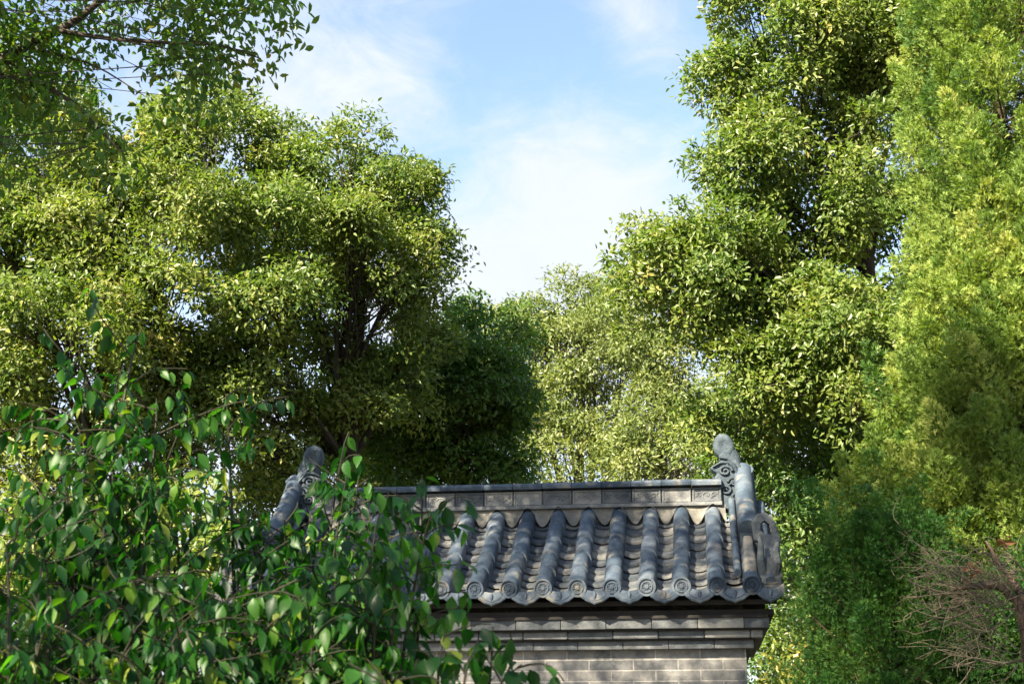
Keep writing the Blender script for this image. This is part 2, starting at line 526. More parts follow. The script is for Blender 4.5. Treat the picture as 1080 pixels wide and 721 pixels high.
def tree(name, label, base, lobes, leaf_m, rng_seed, leaf=0.069, wr=0.47, clump=0.25, density=58.0, per=200, trunk_r=0.16, trunk_top=None,
         bark=None, group=None, droop=0.35, shell=0.35, cat='tree', twigs=0.7, tint_sd=.13, fork=0.42, flat=.75, trunk=True, limb=1.0):
    rng = np.random.default_rng(rng_seed)
    bark = bark or M_BARK
    root = thing(name, label, cat, base, 0, group)
    base = np.asarray(base, float)
    allc, alln, lob_i = [], [], []
    for li, (c, r, dn, *clus) in enumerate(lobes):
        vol = 4.19 * r[0] * r[1] * r[2]
        n = max(5, int(vol * density * dn / (1 + 0.10 * vol ** .5)))
        d = sphere_dirs(n, rng)
        rr = (shell * .6 + (1.12 - shell * .6) * rng.random(n)) ** .6
        wob = 1 + .16 * np.sin(d @ rng.normal(size=3) * 5 + rng.random() * 6) + .12 * np.sin(d @ rng.normal(size=3) * 9)
        cc = c + d * (rr * wob)[:, None] * r
        if clus:                                   # clumps gathered into bigger boughs, with open gaps between
            m8 = np.arange(n) // 15 * 15
            cc = cc[m8] + rng.normal(size=(n, 3)) * clus[0]
        if not clus:                               # each lobe breaks up into boughs of uneven size with gaps between
            ns = int(np.clip(5 + 5 * vol ** .5, 6, 16))
            sd = unit(sphere_dirs(ns, rng) + np.array([0, -.15, .25]))
            sc_ = c + sd * r * rng.uniform(.45, 1.0, (ns, 1))
            sr = r.mean() * rng.uniform(.24, .56, ns)
            w8 = sr ** 2 / (sr ** 2).sum()
            pick = rng.choice(ns, n, p=w8)
            ee = unit(rng.normal(size=(n, 3)) + sd[pick] * .5 + np.array([0, 0, .4]))
            cc = sc_[pick] + ee * (sr[pick] * rng.random(n) ** .45)[:, None] * np.array([1, 1, .85])
            stray = rng.random(n) < .07            # a few shoots reach past the bough
            cc[stray] += (ee[stray] * .6 + np.array([0, 0, .4])) * (sr[pick][stray] * .8)[:, None]
            d = unit(ee * .8 + sd[pick] * .5)
        allc.append(cc)
        alln.append(d)
        lob_i += [li] * n
    C = np.concatenate(allc)
    Nn = np.concatenate(alln)
    lob_i = np.array(lob_i)
    # leaves: each clump is a drooping cap of foliage, leafy on top and outside, hollow beneath
    k = len(C)
    csize = clump * rng.uniform(.45, 1.5, size=(k, 1, 1)) ** 1.15
    e = unit(rng.normal(size=(k, per, 3)) * .75 + Nn[:, None, :] * .5 + np.array([0, 0, .45]))
    stretch = 1 + .22 * np.sin((e @ rng.normal(size=3)) * 7 + rng.random((k, 1)) * 6)[..., None]
    pos = C[:, None, :] + e * csize * stretch * rng.uniform(.6, 1.05, size=(k, per, 1)) * np.array([1, 1, flat])
    pos = pos + rng.normal(size=pos.shape) * clump * .05
    dirs = unit(e * .55 + rng.normal(size=pos.shape) * .6 + np.array([0, 0, -droop]))
    nrm = unit(rng.normal(size=pos.shape) * .36 + e * .6 + Nn[:, None, :] * .35 + np.array([0, 0, .35]))
    ctint = rng.normal(.0, .13, size=(k, 1))
    tint = np.clip(.44 + ctint + rng.normal(0, tint_sd, size=(k, per)), 0, 1)
    pos, dirs, nrm, tint = pos.reshape(-1, 3), dirs.reshape(-1, 3), nrm.reshape(-1, 3), tint.ravel()
    keep = (pos[:, 2] > .15) & (rng.random((k, per)) < np.clip((csize[:, :, 0] / (clump * 1.15)) ** 2, .12, 1)).ravel()
    pos, dirs, nrm, tint = pos[keep], dirs[keep], nrm[keep], tint[keep]
    Ls = leaf * rng.uniform(.65, 1.2, len(pos))
    v, f = leaf_arrays(pos - base, dirs, nrm, Ls, Ls * wr * rng.uniform(.85, 1.15, len(pos)), .3, .08)
    np_mesh('crown', v, f, leaf_m, root, np.repeat(tint, 2))
    # wood: trunk, one limb to each lobe, a branchlet to each clump
    if trunk:
        mb = MB()
        top = np.asarray(trunk_top if trunk_top is not None else max(lobes, key=lambda q: q[0][2])[0], float)
        tp = curve(base, top, rng, .06, 10)
        mb.tube(tp - base, np.linspace(trunk_r, trunk_r * .16, 10) * np.r_[1.35, 1.1, np.ones(8)], 9)
        mb.build('trunk', bark, root, True)
        wb = MB()
        for li, (c, r, dn, *clus) in enumerate(lobes):
            hf = np.clip(fork + .35 * (c[2] - base[2]) / max(.5, top[2] - base[2]) * .8 - .05, .22, .9)
            st = tp[int(hf * 9)]
            lp = curve(st, c, rng, .14, 7, .06)
            r0 = trunk_r * (.15 + .16 * (1 - hf)) * limb * (1.0 if rng.random() < .7 else .6)
            wb.tube(lp - base, np.linspace(r0, r0 * .3, 7), 6)
            idx = np.where(lob_i == li)[0]
            idx = idx[rng.random(len(idx)) < twigs]
            for i in idx:
                j = rng.integers(3, 7)
                bp = curve(lp[j], C[i], rng, .16, 4, -.03)
                wb.tube(bp - base, np.linspace(r0 * .26, .004, 4), 4, cap=False)
        wb.build('branches', bark, root)
    return root


# ================================================================== ground
g = MB()
g.box(-400, 400, -400, 400, -0.5, 0.0)
structure(g.build('ground', M_SOIL))
g = MB()
g.box(-3.4, 4.0, -6, 8.6, -0.2, 0.012)
structure(g.build('path', M_PAVE))

# ================================================================== gatehouse
TH = .1332
gate = thing('gatehouse', 'small grey brick gatehouse with a curved tile roof and carved ridge ends', 'building', (-.1274, 9.2081, 0), -TH)
HW = 1.65          # half distance between the two gable rows of cover tiles
SP = .22
ROWS = 16


def roof_z(y):
    t = y / 1.06
    return 2.645 + .627 * y - .028 * math.sin(math.pi * min(1, max(0, t)))


def roof_pt(t):
    y = 1.08 * t
    return y, roof_z(y)


# --- wall and cornice
mb = MB()
mb.box(-1.60, 1.60, .26, 1.98, 0, 2.274)
gw = mb.build('wall', M_BRICK, gate)
mb = MB()
mb.add([(s * 1.598, y, z) for s in (-1, 1) for y, z in ((.27, 2.274), (1.97, 2.274), (1.12, 3.15))],
       [(0, 1, 2), (5, 4, 3), (0, 2, 5, 3), (2, 1, 4, 5), (1, 0, 3, 4)])
mb.build('gable_wall', M_BRICK, gate)
corn = bpy.data.objects.new('cornice', None)
COL.objects.link(corn)
corn.parent = gate
for nm, hx, y0, z0, z1, rnd in [('brick_course', 1.65, .20, 2.274, 2.328, 0), ('brick_course', 1.71, .15, 2.336, 2.386, 1), ('brick_course', 1.75, .10, 2.394, 2.459, 0)]:
    mb = MB()
    # individual bricks, each very slightly out of line
    x = -hx
    k = 0
    while x < hx - .01:
        x1 = min(hx, x + (.29 if k else .15))
        j = RNG.normal(0, .0018)
        jz = RNG.normal(0, .0008)
        mb.box(x + .0018, x1 - .0018, y0 + j, y0 + .13, z0 + jz, z1 + jz, RNG.random())
        x = x1
        k += 1
    mb.box(-hx + .004, hx - .004, y0 + .012, 2.24 - y0, z0 + .004, z1 - .004, .5)
    mb.build(nm, M_RIDGE, corn, False, .009 if rnd else .004)
mb = MB()
mb.box(-1.66, 1.66, .175, 2.06, 2.326, 2.338)
mb.box(-1.71, 1.71, .125, 2.1, 2.384, 2.396)
mb.box(-1.74, 1.74, .085, 2.15, 2.457, 2.475)
mb.build('shaded_mortar_bed', M_WOOD, corn)  # dark joints double as painted shadow lines between the courses
mb = MB()
mb.box(-1.78, 1.78, .11, 2.13, 2.473, 2.51)
mb.build('eave_board', M_WOOD, gate, False, .004)

# --- roof: base slab, pan tiles, cover rows, eave tiles
mb = MB()
ny = 12
prof = [roof_pt(i / ny) for i in range(ny + 1)]
outer = [(y, z - .115) for y, z in [(.06, prof[0][1] + .035)] + prof[1:]] + [(1.12, prof[-1][1] - .10)] + [(2.24 - y, z - .115) for y, z in prof[:0:-1] + [(.06, prof[0][1] + .035)]]
inner = [(y, z - .03) for y, z in outer]
v, f = [], []
for s in (-1.80, 1.80):
    v += [(s, y, z) for y, z in outer] + [(s, y, z) for y, z in inner]
n = len(outer)
for i in range(n - 1):
    f += [(i, i + 1, 2 * n + i + 1, 2 * n + i), (n + i, 3 * n + i, 3 * n + i + 1, n + i + 1), (i, n + i, n + i + 1, i + 1),
          (2 * n + i, 2 * n + i + 1, 3 * n + i + 1, 3 * n + i)]
f += [(0, 2 * n, 3 * n, n), (n - 1, 2 * n - 1, 4 * n - 1, 3 * n - 1)]
mb.add(v, f)
roof = mb.build('roof', M_WOOD, gate)


def flip_y(fn):
    return lambda p: (p[0], 2.24 - p[1], p[2])


def cover_row(x, back=False, jit=True):
    mb = MB()
    nseg, na = 5, 10
    xo = RNG.normal(0, .003) if jit else 0
    for k in range(nseg):
        t0, t1 = k / nseg, (k + 1.12) / nseg
        y0, z0 = roof_pt(t0)
        y1, z1 = roof_pt(min(t1, 1.0))
        y0 -= .006 if k else .012
        ra, rb = .0575, .0515
        dz = RNG.normal(0, .0035)
        dx = xo + RNG.normal(0, .0035)
        dx2 = xo + RNG.normal(0, .002)
        tin = RNG.random()
        v = []
        ns = 3
        for i in range(ns + 1):
            s = i / ns
            y = y0 + (y1 - y0) * s
            z = z0 + (z1 - z0) * s + dz
            r = ra + (rb - ra) * s
            cx_ = x + dx + (dx2 - dx) * s
            pts = [(cx_ + r * 1.02, z - .055)] + [(cx_ + r * math.cos(a), z + r * math.sin(a)) for a in np.linspace(0, math.pi, na + 1)] + [(cx_ - r * 1.02, z - .055)]
            v += [(px, y - (pz - z) * .0, pz) for px, pz in pts]
        m = na + 3
        f = [(i * m + j, i * m + j + 1, (i + 1) * m + j + 1, (i + 1) * m + j) for i in range(ns) for j in range(m - 1)]
        f.append(tuple(range(m)))
        if back:
            v = [(p[0], 2.24 - p[1], p[2]) for p in v]
        mb.add(v, f, tin)
    return mb.build('cover_tile_row', M_TILE, roof, True, 0, 45)


def pan_course(x, back=False, w=SP):
    mb = MB()
    nrow, na = 11, 8
    for k in range(nrow):
        t0, t1 = k / nrow, min(1.0, (k + 1.35) / nrow)
        y0, z0 = roof_pt(t0)
        y1, z1 = roof_pt(t1)
        y0 -= .02
        tin = RNG.random()
        lift = .030 + RNG.normal(0, .003)
        tw = RNG.normal(0, .0025)
        half = w / 2 - .012
        v = []
        for th_, (y, z, li) in enumerate(((y0, z0, lift), (y1, z1, 0.0))):
            for low in (0, .017):
                for j in range(na + 1):
                    q = -1 + 2 * j / na
                    zz = z - .100 + .048 * q * q + li - low + tw * q
                    v.append((x + q * half, y + .012 * (1 - q * q) * (1 - th_), zz))
        m = na + 1
        f = []
        for j in range(na):
            f.append((j, j + 1, 2 * m + j + 1, 2 * m + j))
            f.append((j, m + j, m + j + 1, j + 1))
            f.append((m + j, 3 * m + j, 3 * m + j + 1, m + j + 1))
        if back:
            v = [(p[0], 2.24 - p[1], p[2]) for p in v]
        mb.add(v, f, tin)
    return mb.build('pan_tile_course', M_PAN, roof, True, 0, 35)


def end_tile(x):
    mb = MB()
    n = 28
    rings = [(0.0, -.020), (.011, -.019), (.016, -.012), (.027, -.012), (.030, -.018), (.036, -.018), (.039, -.011), (.047, -.011), (.050, -.020), (.0575, -.020), (.0605, -.014), (.0605, .03)]
    v = [(0, rings[0][1], 0)]
    for r, y in rings[1:]:
        v += [(r * math.cos(a), y, r * math.sin(a)) for a in np.linspace(0, 2 * math.pi, n, endpoint=False)]
    f = [(0, 1 + (k + 1) % n, 1 + k) for k in range(n)]
    for i in range(len(rings) - 2):
        f += [(1 + i * n + k, 1 + i * n + (k + 1) % n, 1 + (i + 1) * n + (k + 1) % n, 1 + (i + 1) * n + k) for k in range(n)]
    y, z = roof_pt(0)
    tl = RNG.normal(.10, .03)
    ro = RNG.normal(0, .03)
    q = Matrix.Rotation(tl, 3, 'X') @ Matrix.Rotation(ro, 3, 'Z')
    v = [tuple(q @ Vector(p) + Vector((x + RNG.normal(0, .0004), y - .012, z - .001))) for p in v]
    mb.add(v, f, RNG.random())
    for k in range(8):       # petals of the worn flower relief
        a = 2 * math.pi * k / 8 + .2
        c = Vector((.0215 * math.cos(a), -.0135, .0215 * math.sin(a)))
        d = Vector((math.cos(a), 0, math.sin(a))) * .005
        p0, p1 = q @ (c - d) + Vector((x, y - .012, z - .001)), q @ (c + d) + Vector((x, y - .012, z - .001))
        mb.tube([p0, (p0 + p1) / 2, p1], [.002, .0045, .002], 6)
    return mb.build('end_tile', M_TILE, roof, True, 0, 30)


def drip_tile(x, w=.196):
    mb = MB()
    top = [(q * w / 2, .030 + .035 * q * q) for q in np.linspace(-1, 1, 9)]
    low = [(.515, .042), (.52, .018), (.49, -.002), (.43, -.014), (.37, -.021), (.31, -.031), (.24, -.039), (.165, -.043), (.10, -.048), (.045, -.053), (0, -.0575)]
    low = [(a * w, b) for a, b in low]
    outline = top + low + [(-a, b) for a, b in low[-2::-1]]
    n = len(outline)
    tl = -.22 + RNG.normal(0, .05)
    ro = RNG.normal(0, .03)
    q = Matrix.Rotation(tl, 3, 'X') @ Matrix.Rotation(ro, 3, 'Y')
    o = Vector((x, -.018, 2.592))
    v, f = [], []
    for y, sc_ in ((-.004, 1.0), (.012, 1.0), (-.010, .86)):
        v += [tuple(q @ Vector((a * sc_, y, (b - .005) * sc_ + .005)) + o) for a, b in outline]
    f.append(tuple(range(2 * n, 3 * n)))
    f.append(tuple(range(2 * n - 1, n - 1, -1)))
    for i in range(n):
        j = (i + 1) % n
        f += [(i, i + n, j + n, j), (2 * n + i, i, j, 2 * n + j)]
    mb.add(v, f, RNG.random())
    # raised rib that follows the lobed edge, and a leaf boss in the middle
    pts = [tuple(q @ Vector((a * .66, -.011, (b - .005) * .66 + .005)) + o) for a, b in outline[9:]]
    mb.tube(pts, .0032, 5)
    mb.tube([tuple(q @ Vector((0, -.011, z)) + o) for z in (.025, .008, -.012, -.026)], [.004, .012, .009, .002], 7)
    return mb.build('drip_tile', M_TILE, roof, True, 0, 35)


for i in range(ROWS):
    x = -HW + i * SP
    cover_row(x)
    end_tile(x)
    cover_row(x, True)
    if i < ROWS - 1:
        pan_course(x + SP / 2)
        pan_course(x + SP / 2, True)
        drip_tile(x + SP / 2)
for s in (-1, 1):
    pan_course(s * (HW + .105), w=.20)
    drip_tile(s * (HW + .11), .17)

# --- main ridge
ridge = bpy.data.objects.new('ridge', None)
COL.objects.link(ridge)
ridge.parent = gate
ridge.location.z = .016
mb = MB()
XR = 1.50
mb.box(-XR, XR, 1.035, 1.205, 3.15, 3.305)
mb.box(-XR, XR, 1.0, 1.24, 3.312, 3.340)
mb.box(-XR, XR, 1.045, 1.195, 3.338, 3.452)
mb.build('ridge_core', M_RIDGE, ridge, False, .005)
# plaster bedding that dips between the cover tiles
mb = MB()
nx, nsn = ROWS * 14, 6
v, f = [], []
for side in (0, 1):
    base_i = len(v)
    for i in range(nx + 1):
        x = -XR - .02 + (2 * XR + .04) * i / nx
        ph = ((x + HW) / SP) % 1.0
        c = .5 + .5 * math.cos(2 * math.pi * ph)         # 1 over a cover tile
        hump = c ** 1.5
        yb = .985 - .01 * hump + .008 * math.sin(x * 23)
        zb = roof_z(yb) - .075 + .142 * hump ** .7
        for j in range(nsn + 1):
            s = j / nsn
            y = yb + (1.03 - yb) * s
            z = zb + (3.318 - zb) * (s ** 1.15) - .024 * math.sin(math.pi * s) * (1 - hump) + .003 * math.sin(x * 61 + s * 5)
            v.append((x, y if side == 0 else 2.24 - y, z))
    f += [(base_i + i * (nsn + 1) + j, base_i + (i + 1) * (nsn + 1) + j, base_i + (i + 1) * (nsn + 1) + j + 1, base_i + i * (nsn + 1) + j + 1)
          for i in range(nx) for j in range(nsn)]
mb.add(v, f)
mb.build('plaster_bed', M_PLASTER, ridge, True, 0, 60)


def swirl(cx_, cz, r, turns, flip, y, n=22):
    out = []
    for i in range(n):
        s = i / (n - 1)
        a = flip * (turns * 2 * math.pi * s) + (0 if flip > 0 else math.pi)
        rr = r * (1 - .85 * s)
        out.append((cx_ + rr * math.cos(a), y, cz + rr * math.sin(a) * .8))
    return out


PW = .2143
npan = 14
for k in range(npan):
    x0 = -XR + k * PW
    y = 1.028 + RNG.normal(0, .002)
    tin = RNG.random()
    mb = MB()
    xa, xb = x0 + .003, x0 + PW - .003
    za, zb = 3.342, 3.446
    mb.box(xa, xb, y, 1.06, za, zb, tin)
    for zz in (za + .003, zb - .013):
        mb.box(xa + .004, xb - .004, y - .007, y + .002, zz, zz + .010, tin)
    for xx in (xa + .004, xb - .014):
        mb.box(xx, xx + .010, y - .0065, y + .002, za + .014, zb - .014, tin)
    if k % 5 != 2:
        zc = (za + zb) / 2
        xm = (xa + xb) / 2
        for q, fl in ((-.052, 1), (.0, -1), (.052, 1)):
            mb.tube(swirl(xm + q, zc, .026, 1.4, fl, y - .001), np.linspace(.0055, .003, 22), 5, tin)
        mb.tube([(xa + .02, y - .001, zc - .02), (xm - .03, y - .001, zc + .026), (xm + .03, y - .001, zc - .024), (xb - .02, y - .001, zc + .022)], .004, 5, tin)
    mb.build('ridge_panel', M_RIDGE, ridge, False, .002)
    # coping brick over the panel
    mb = MB()
    dz = RNG.normal(0, .0012)
    outl = [(.985, 3.456), (.983, 3.478), (1.0, 3.497), (1.04, 3.508), (1.12, 3.512), (1.20, 3.508), (1.24, 3.497), (1.257, 3.478), (1.255, 3.456)]
    m = len(outl)
    v = [(x0 + .0015, yy, zz + dz) for yy, zz in outl] + [(x0 + PW - .0015, yy, zz + dz) for yy, zz in outl]
    f = [tuple(range(m)), tuple(range(2 * m - 1, m - 1, -1))] + [(i, i + m, (i + 1) % m + m, (i + 1) % m) for i in range(m)]
    mb.add(v, f, RNG.random())
    mb.build('coping_brick', M_TILE, ridge, False, .002)


# --- gable ridges, ornaments
def smooth_path(pts, n=20):
    pts = np.asarray(pts, float)
    t = np.linspace(0, len(pts) - 1, n)
    out = []
    for q in t:
        i = min(int(q), len(pts) - 2)
        s = q - i
        p0, p1, p2, p3 = pts[max(i - 1, 0)], pts[i], pts[i + 1], pts[min(i + 2, len(pts) - 1)]
        out.append(.5 * ((2 * p1) + (-p0 + p2) * s + (2 * p0 - 5 * p1 + 4 * p2 - p3) * s * s + (-p0 + 3 * p1 - 3 * p2 + p3) * s ** 3))
    return np.array(out)


for s in (-1, 1):
    gr = bpy.data.objects.new('gable_ridge', None)
    COL.objects.link(gr)
    gr.parent = gate
    # body under the round cap
    path = smooth_path([(.50, 3.075), (.68, 3.185), (.88, 3.34), (1.04, 3.50), (1.14, 3.60)], 14)
    mb = MB()
    v, f = [], []
    for y, z in path:
        zr = roof_z(y) - .06
        for x in (HW - .05, HW + .085):
            v += [(s * x, y, zr), (s * x, y, z - .03)]
    for i in range(len(path) - 1):
        a, b = i * 4, i * 4 + 4
        f += [(a, a + 1, b + 1, b), (a + 2, b + 2, b + 3, a + 3), (a + 1, a + 3, b + 3, b + 1), (a, b, b + 2, a + 2)]
    e = (len(path) - 1) * 4
    f += [(0, 2, 3, 1), (e, e + 1, e + 3, e + 2)]
    mb.add(v, f)
    mb.build('ridge_body', M_STONE, gr, False, .004)
    mb = MB()
    mb.tube([(s * (HW + .005), y, z) for y, z in path], .066, 20)
    mb.build('ridge_tube', M_TILE, gr, True, 0, 50)
    mb = MB()                                   # moulding along the inner foot
    mp = [(s * (HW - .085), y, roof_z(y) + .03 + .05 * max(0, y - .5)) for y in np.linspace(.12, 1.08, 10)]
    mb.tube(mp, .024, 10)
    mp = [(s * (HW + .115), y, roof_z(y) + .02) for y in np.linspace(.02, 1.08, 10)]
    mb.tube(mp, .03, 10)
    mb.build('edge_moulding', M_TILE, gr, True, 0, 50)
    mb = MB()                                   # back half of the gable ridge
    mb.tube([(s * (HW + .005), 2.24 - y, z) for y, z in path], .078, 12)
    mb.build('back_ridge_tube', M_TILE, gr, True, 0, 50)
    # plaster wedge in front of the tube and the lichen-stained block behind the end tile
    mb = MB()
    for y0, y1, w0, h0, h1 in ((.30, .50, .050, .085, .105), (.10, .30, .058, .075, .09)):
        v = []
        for y, h in ((y0, h0), (y1, h1)):
            z = roof_z(y)
            v += [(s * HW - w0, y, z - .04), (s * HW + w0, y, z - .04), (s * HW + w0 * .6, y, z + h), (s * HW - w0 * .6, y, z + h)]
        mb.add(v, [(0, 1, 2, 3), (4, 7, 6, 5), (0, 4, 5, 1), (1, 5, 6, 2), (2, 6, 7, 3), (3, 7, 4, 0)], .8)
    mb.build('plaster_wedge', M_PLASTER, gr, False, .012)
    # beast head outside the row: layered jaw, blocky brow, two horns, hooked crest with a hole behind
    mb = MB()
    X = HW + .112

    def P(dx, y, z):
        return (s * (X + dx), y, z)

    def slab(x0, x1, y0, y1, z0, z1, tp=.85):
        xc, yc = (x0 + x1) / 2, (y0 + y1) / 2
        v = [P(x, y, z0) for y in (y0, y1) for x in (x0, x1)] + [P(xc + (x - xc) * tp, yc + (y - yc) * tp, z1) for y in (y0, y1) for x in (x0, x1)]
        mb.add(v, [(0, 1, 3, 2), (4, 6, 7, 5), (0, 4, 5, 1), (2, 3, 7, 6), (0, 2, 6, 4), (1, 5, 7, 3)], .5)
    slab(-.055, .072, .025, .34, 2.655, 2.70, .97)
    slab(-.062, .082, .040, .38, 2.695, 2.735, .93)
    slab(-.050, .066, .055, .36, 2.730, 2.775, .97)
    slab(-.064, .084, .060, .40, 2.770, 2.83, .88)
    slab(-.055, .070, .12, .44, 2.82, 2.90, .82)
    slab(-.045, .085, .22, .48, 2.89, 3.0, .80)
    mb.tube([P(-.040, .07, 2.72), P(-.052, .05, 2.81), P(-.046, .055, 2.90), P(-.054, .07, 2.975)], [.030, .027, .020, .010], 7)
    mb.tube([P(.038, .07, 2.72), P(.052, .045, 2.79), P(.044, .05, 2.86), P(.062, .06, 2.92)], [.032, .030, .026, .014], 7)
    slab(-.06, .07, .03, .30, 2.60, 2.658, 1.0)
    hook = [(-.075, 2.98), (-.085, 3.10), (-.05, 3.155), (.01, 3.165), (.05, 3.13), (.085, 3.05), (.10, 2.97), (.065, 2.94), (.05, 3.0), (.034, 3.035), (.028, 3.085), (-.002, 3.11), (-.026, 3.09), (-.03, 3.05), (-.006, 3.02), (.0, 2.97)]
    n = len(hook)
    v = [P(a, .37, b) for a, b in hook] + [P(a, .45, b) for a, b in hook]
    mb.add(v, [tuple(range(n)), tuple(range(2 * n - 1, n - 1, -1))] + [(i, i + n, (i + 1) % n + n, (i + 1) % n) for i in range(n)], .4)
    mb.build('beast_head', M_BEAST, gr, False, .011, seg=3)
    # ridge end ornament: a fish-tail body that curls to a round head over the ridge
    orn = bpy.data.objects.new('ridge_ornament', None)
    COL.objects.link(orn)
    orn.parent = gate
    mb = MB()
    sx = lambda q: s * q
    body = [(1.47, 3.30), (1.455, 3.44), (1.475, 3.50), (1.445, 3.535), (1.475, 3.565), (1.425, 3.60), (1.435, 3.625), (1.475, 3.628), (1.495, 3.655), (1.485, 3.70), (1.52, 3.72), (1.575, 3.70), (1.615, 3.665),
            (1.655, 3.60), (1.68, 3.50), (1.69, 3.40), (1.69, 3.30)]
    ol = [(sx(a), b) for a, b in body]
    mb.prism(ol, (1.055, 1.185))
    mb.build('tail_body', M_STONE, orn, False, .016, seg=3)
    mb = MB()
    n = 26
    v, f = [], []
    rings = [(0, -.040), (.3, -.041), (.5, -.052), (.82, -.050), (.97, -.034), (1.0, 0), (.97, .034), (.82, .050), (.5, .052), (.3, .041), (0, .040)]
    for r, y in rings:
        for k in range(n):
            a = 2 * math.pi * k / n
            px, pz = .077 * r * math.cos(a), .098 * r * math.sin(a)
            ta = .22
            v.append((s * (1.528 + px * math.cos(ta) - pz * math.sin(ta)), 1.12 + y, 3.768 + px * math.sin(ta) + pz * math.cos(ta)))
    for i in range(len(rings) - 1):
        f += [(i * n + k, i * n + (k + 1) % n, (i + 1) * n + (k + 1) % n, (i + 1) * n + k) for k in range(n)]
    mb.add(v, f)
    mb.tube([(s * a, 1.12, b) for a, b in ((1.60, 3.60), (1.595, 3.68), (1.565, 3.74), (1.545, 3.79))], [.05, .052, .05, .045], 10)
    mb.build('curled_head', M_STONE, orn, True, 0, 70)
    for y in (1.045, 1.195):
        mb = MB()
        mb.tube([(s * a, y, b) for a, b in ((1.44, 3.61), (1.50, 3.64), (1.56, 3.64), (1.61, 3.58), (1.64, 3.48), (1.64, 3.36))], [.006, .012, .014, .013, .010, .007], 6)
        mb.tube([(s * a, y, b) for a, b in ((1.49, 3.68), (1.545, 3.67), (1.60, 3.62), (1.61, 3.58))], [.006, .010, .008, .008], 6)
        for (cxx, czz, r, fl, ax_, az_) in ((1.53, 3.58, .05, 1, 1.56, 3.64), (1.59, 3.50, .045, -1, 1.64, 3.48), (1.53, 3.44, .045, -1, 1.59, 3.50), (1.60, 3.39, .04, 1, 1.64, 3.40)):
            mb.tube([(s * p[0], p[1], p[2]) for p in swirl(cxx, czz, r, 1.5, fl, y)], np.linspace(.013, .006, 22), 6)
            mb.tube([(s * cxx, y, czz + r * .5), (s * ax_, y, az_)], .008, 6)
        mb.build('scroll_relief', M_STONE, orn, True, 0, 60)

# ================================================================== trees
tree('camphor_tree', 'broad camphor tree behind the left roof end, its peak highest left of the gap', at(305, 800, 15.2) * [1, 1, 0],
     [px_lobe(392, 176, 15.2, 26, 26, .6, 1.2), px_lobe(340, 205, 15.2, 52, 42, .9), px_lobe(408, 225, 15.2, 48, 44, .9), px_lobe(290, 255, 14.4, 60, 48, 1.1),
      px_lobe(440, 285, 15.2, 48, 34, .8), px_lobe(376, 300, 14.6, 60, 46, 1.0), px_lobe(300, 335, 14.3, 62, 44, 1.0), px_lobe(238, 190, 15, 48, 42, .9),
      px_lobe(425, 345, 15.6, 52, 36, .9), px_lobe(250, 395, 14.3, 62, 36, .9, .8), px_lobe(345, 395, 15.4, 60, 34, .9, .75), px_lobe(420, 410, 16, 50, 34, .8, .7), px_lobe(272, 162, 15, 26, 22, .6), px_lobe(270, 450, 15, 64, 40, .9, 1.1), px_lobe(365, 450, 15.6, 54, 38, .9, 1.1), px_lobe(300, 480, 15.8, 60, 36, .9, 1), px_lobe(225, 420, 15, 50, 40, .8, 1)],
     L_CAMPHOR, 11, trunk_r=.17, trunk_top=at(385, 200, 15.2), group='camphor trees around the gatehouse')
tree('camphor_tree', 'sunlit yellow green camphor tree filling the left edge of the view under the hanging branch', at(60, 800, 14.2) * [1, 1, 0],
     [px_lobe(205, 130, 14.6, 50, 34, .8), px_lobe(130, 180, 14.2, 62, 46, 1.0), px_lobe(50, 170, 14.4, 62, 46, 1.0), px_lobe(180, 235, 13.8, 60, 44, 1.0),
      px_lobe(90, 270, 13.8, 62, 44, 1.0), px_lobe(10, 260, 14, 60, 50, 1.1), px_lobe(175, 320, 13.9, 58, 40, .9, .9), px_lobe(70, 350, 13.4, 64, 46, 1.0), px_lobe(-10, 360, 13.8, 56, 46, 1.0),
      px_lobe(60, 420, 13.6, 66, 36, .9), px_lobe(150, 415, 14, 60, 34, .8, .8), px_lobe(-60, 220, 14.4, 70, 70, 1.2), px_lobe(110, 480, 14, 60, 30, .8, .6), px_lobe(-15, 445, 14, 40, 40, .8, 1), px_lobe(15, 500, 14.2, 44, 36, .8, .7), px_lobe(190, 470, 14.4, 64, 40, .8, 1), px_lobe(0, 590, 14.4, 60, 40, .8, .6), px_lobe(120, 545, 14.4, 60, 36, .8, .5)],
     L_CAMPHOR_B, 12, trunk_r=.16, trunk_top=at(120, 180, 14.2), group='camphor trees around the gatehouse')
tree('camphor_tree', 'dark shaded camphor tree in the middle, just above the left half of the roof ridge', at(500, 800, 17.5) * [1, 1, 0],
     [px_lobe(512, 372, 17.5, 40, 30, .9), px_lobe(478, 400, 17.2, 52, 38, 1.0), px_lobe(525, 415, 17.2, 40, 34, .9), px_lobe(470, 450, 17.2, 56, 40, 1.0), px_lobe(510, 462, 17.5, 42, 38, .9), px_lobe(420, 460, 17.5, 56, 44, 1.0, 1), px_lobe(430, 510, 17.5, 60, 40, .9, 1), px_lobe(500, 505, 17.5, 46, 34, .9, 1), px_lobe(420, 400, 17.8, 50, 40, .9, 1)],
     L_CAMPHOR_SHADE, 13, leaf=.078, density=48, trunk_r=.12, trunk_top=at(510, 370, 17.5), group='camphor trees around the gatehouse')
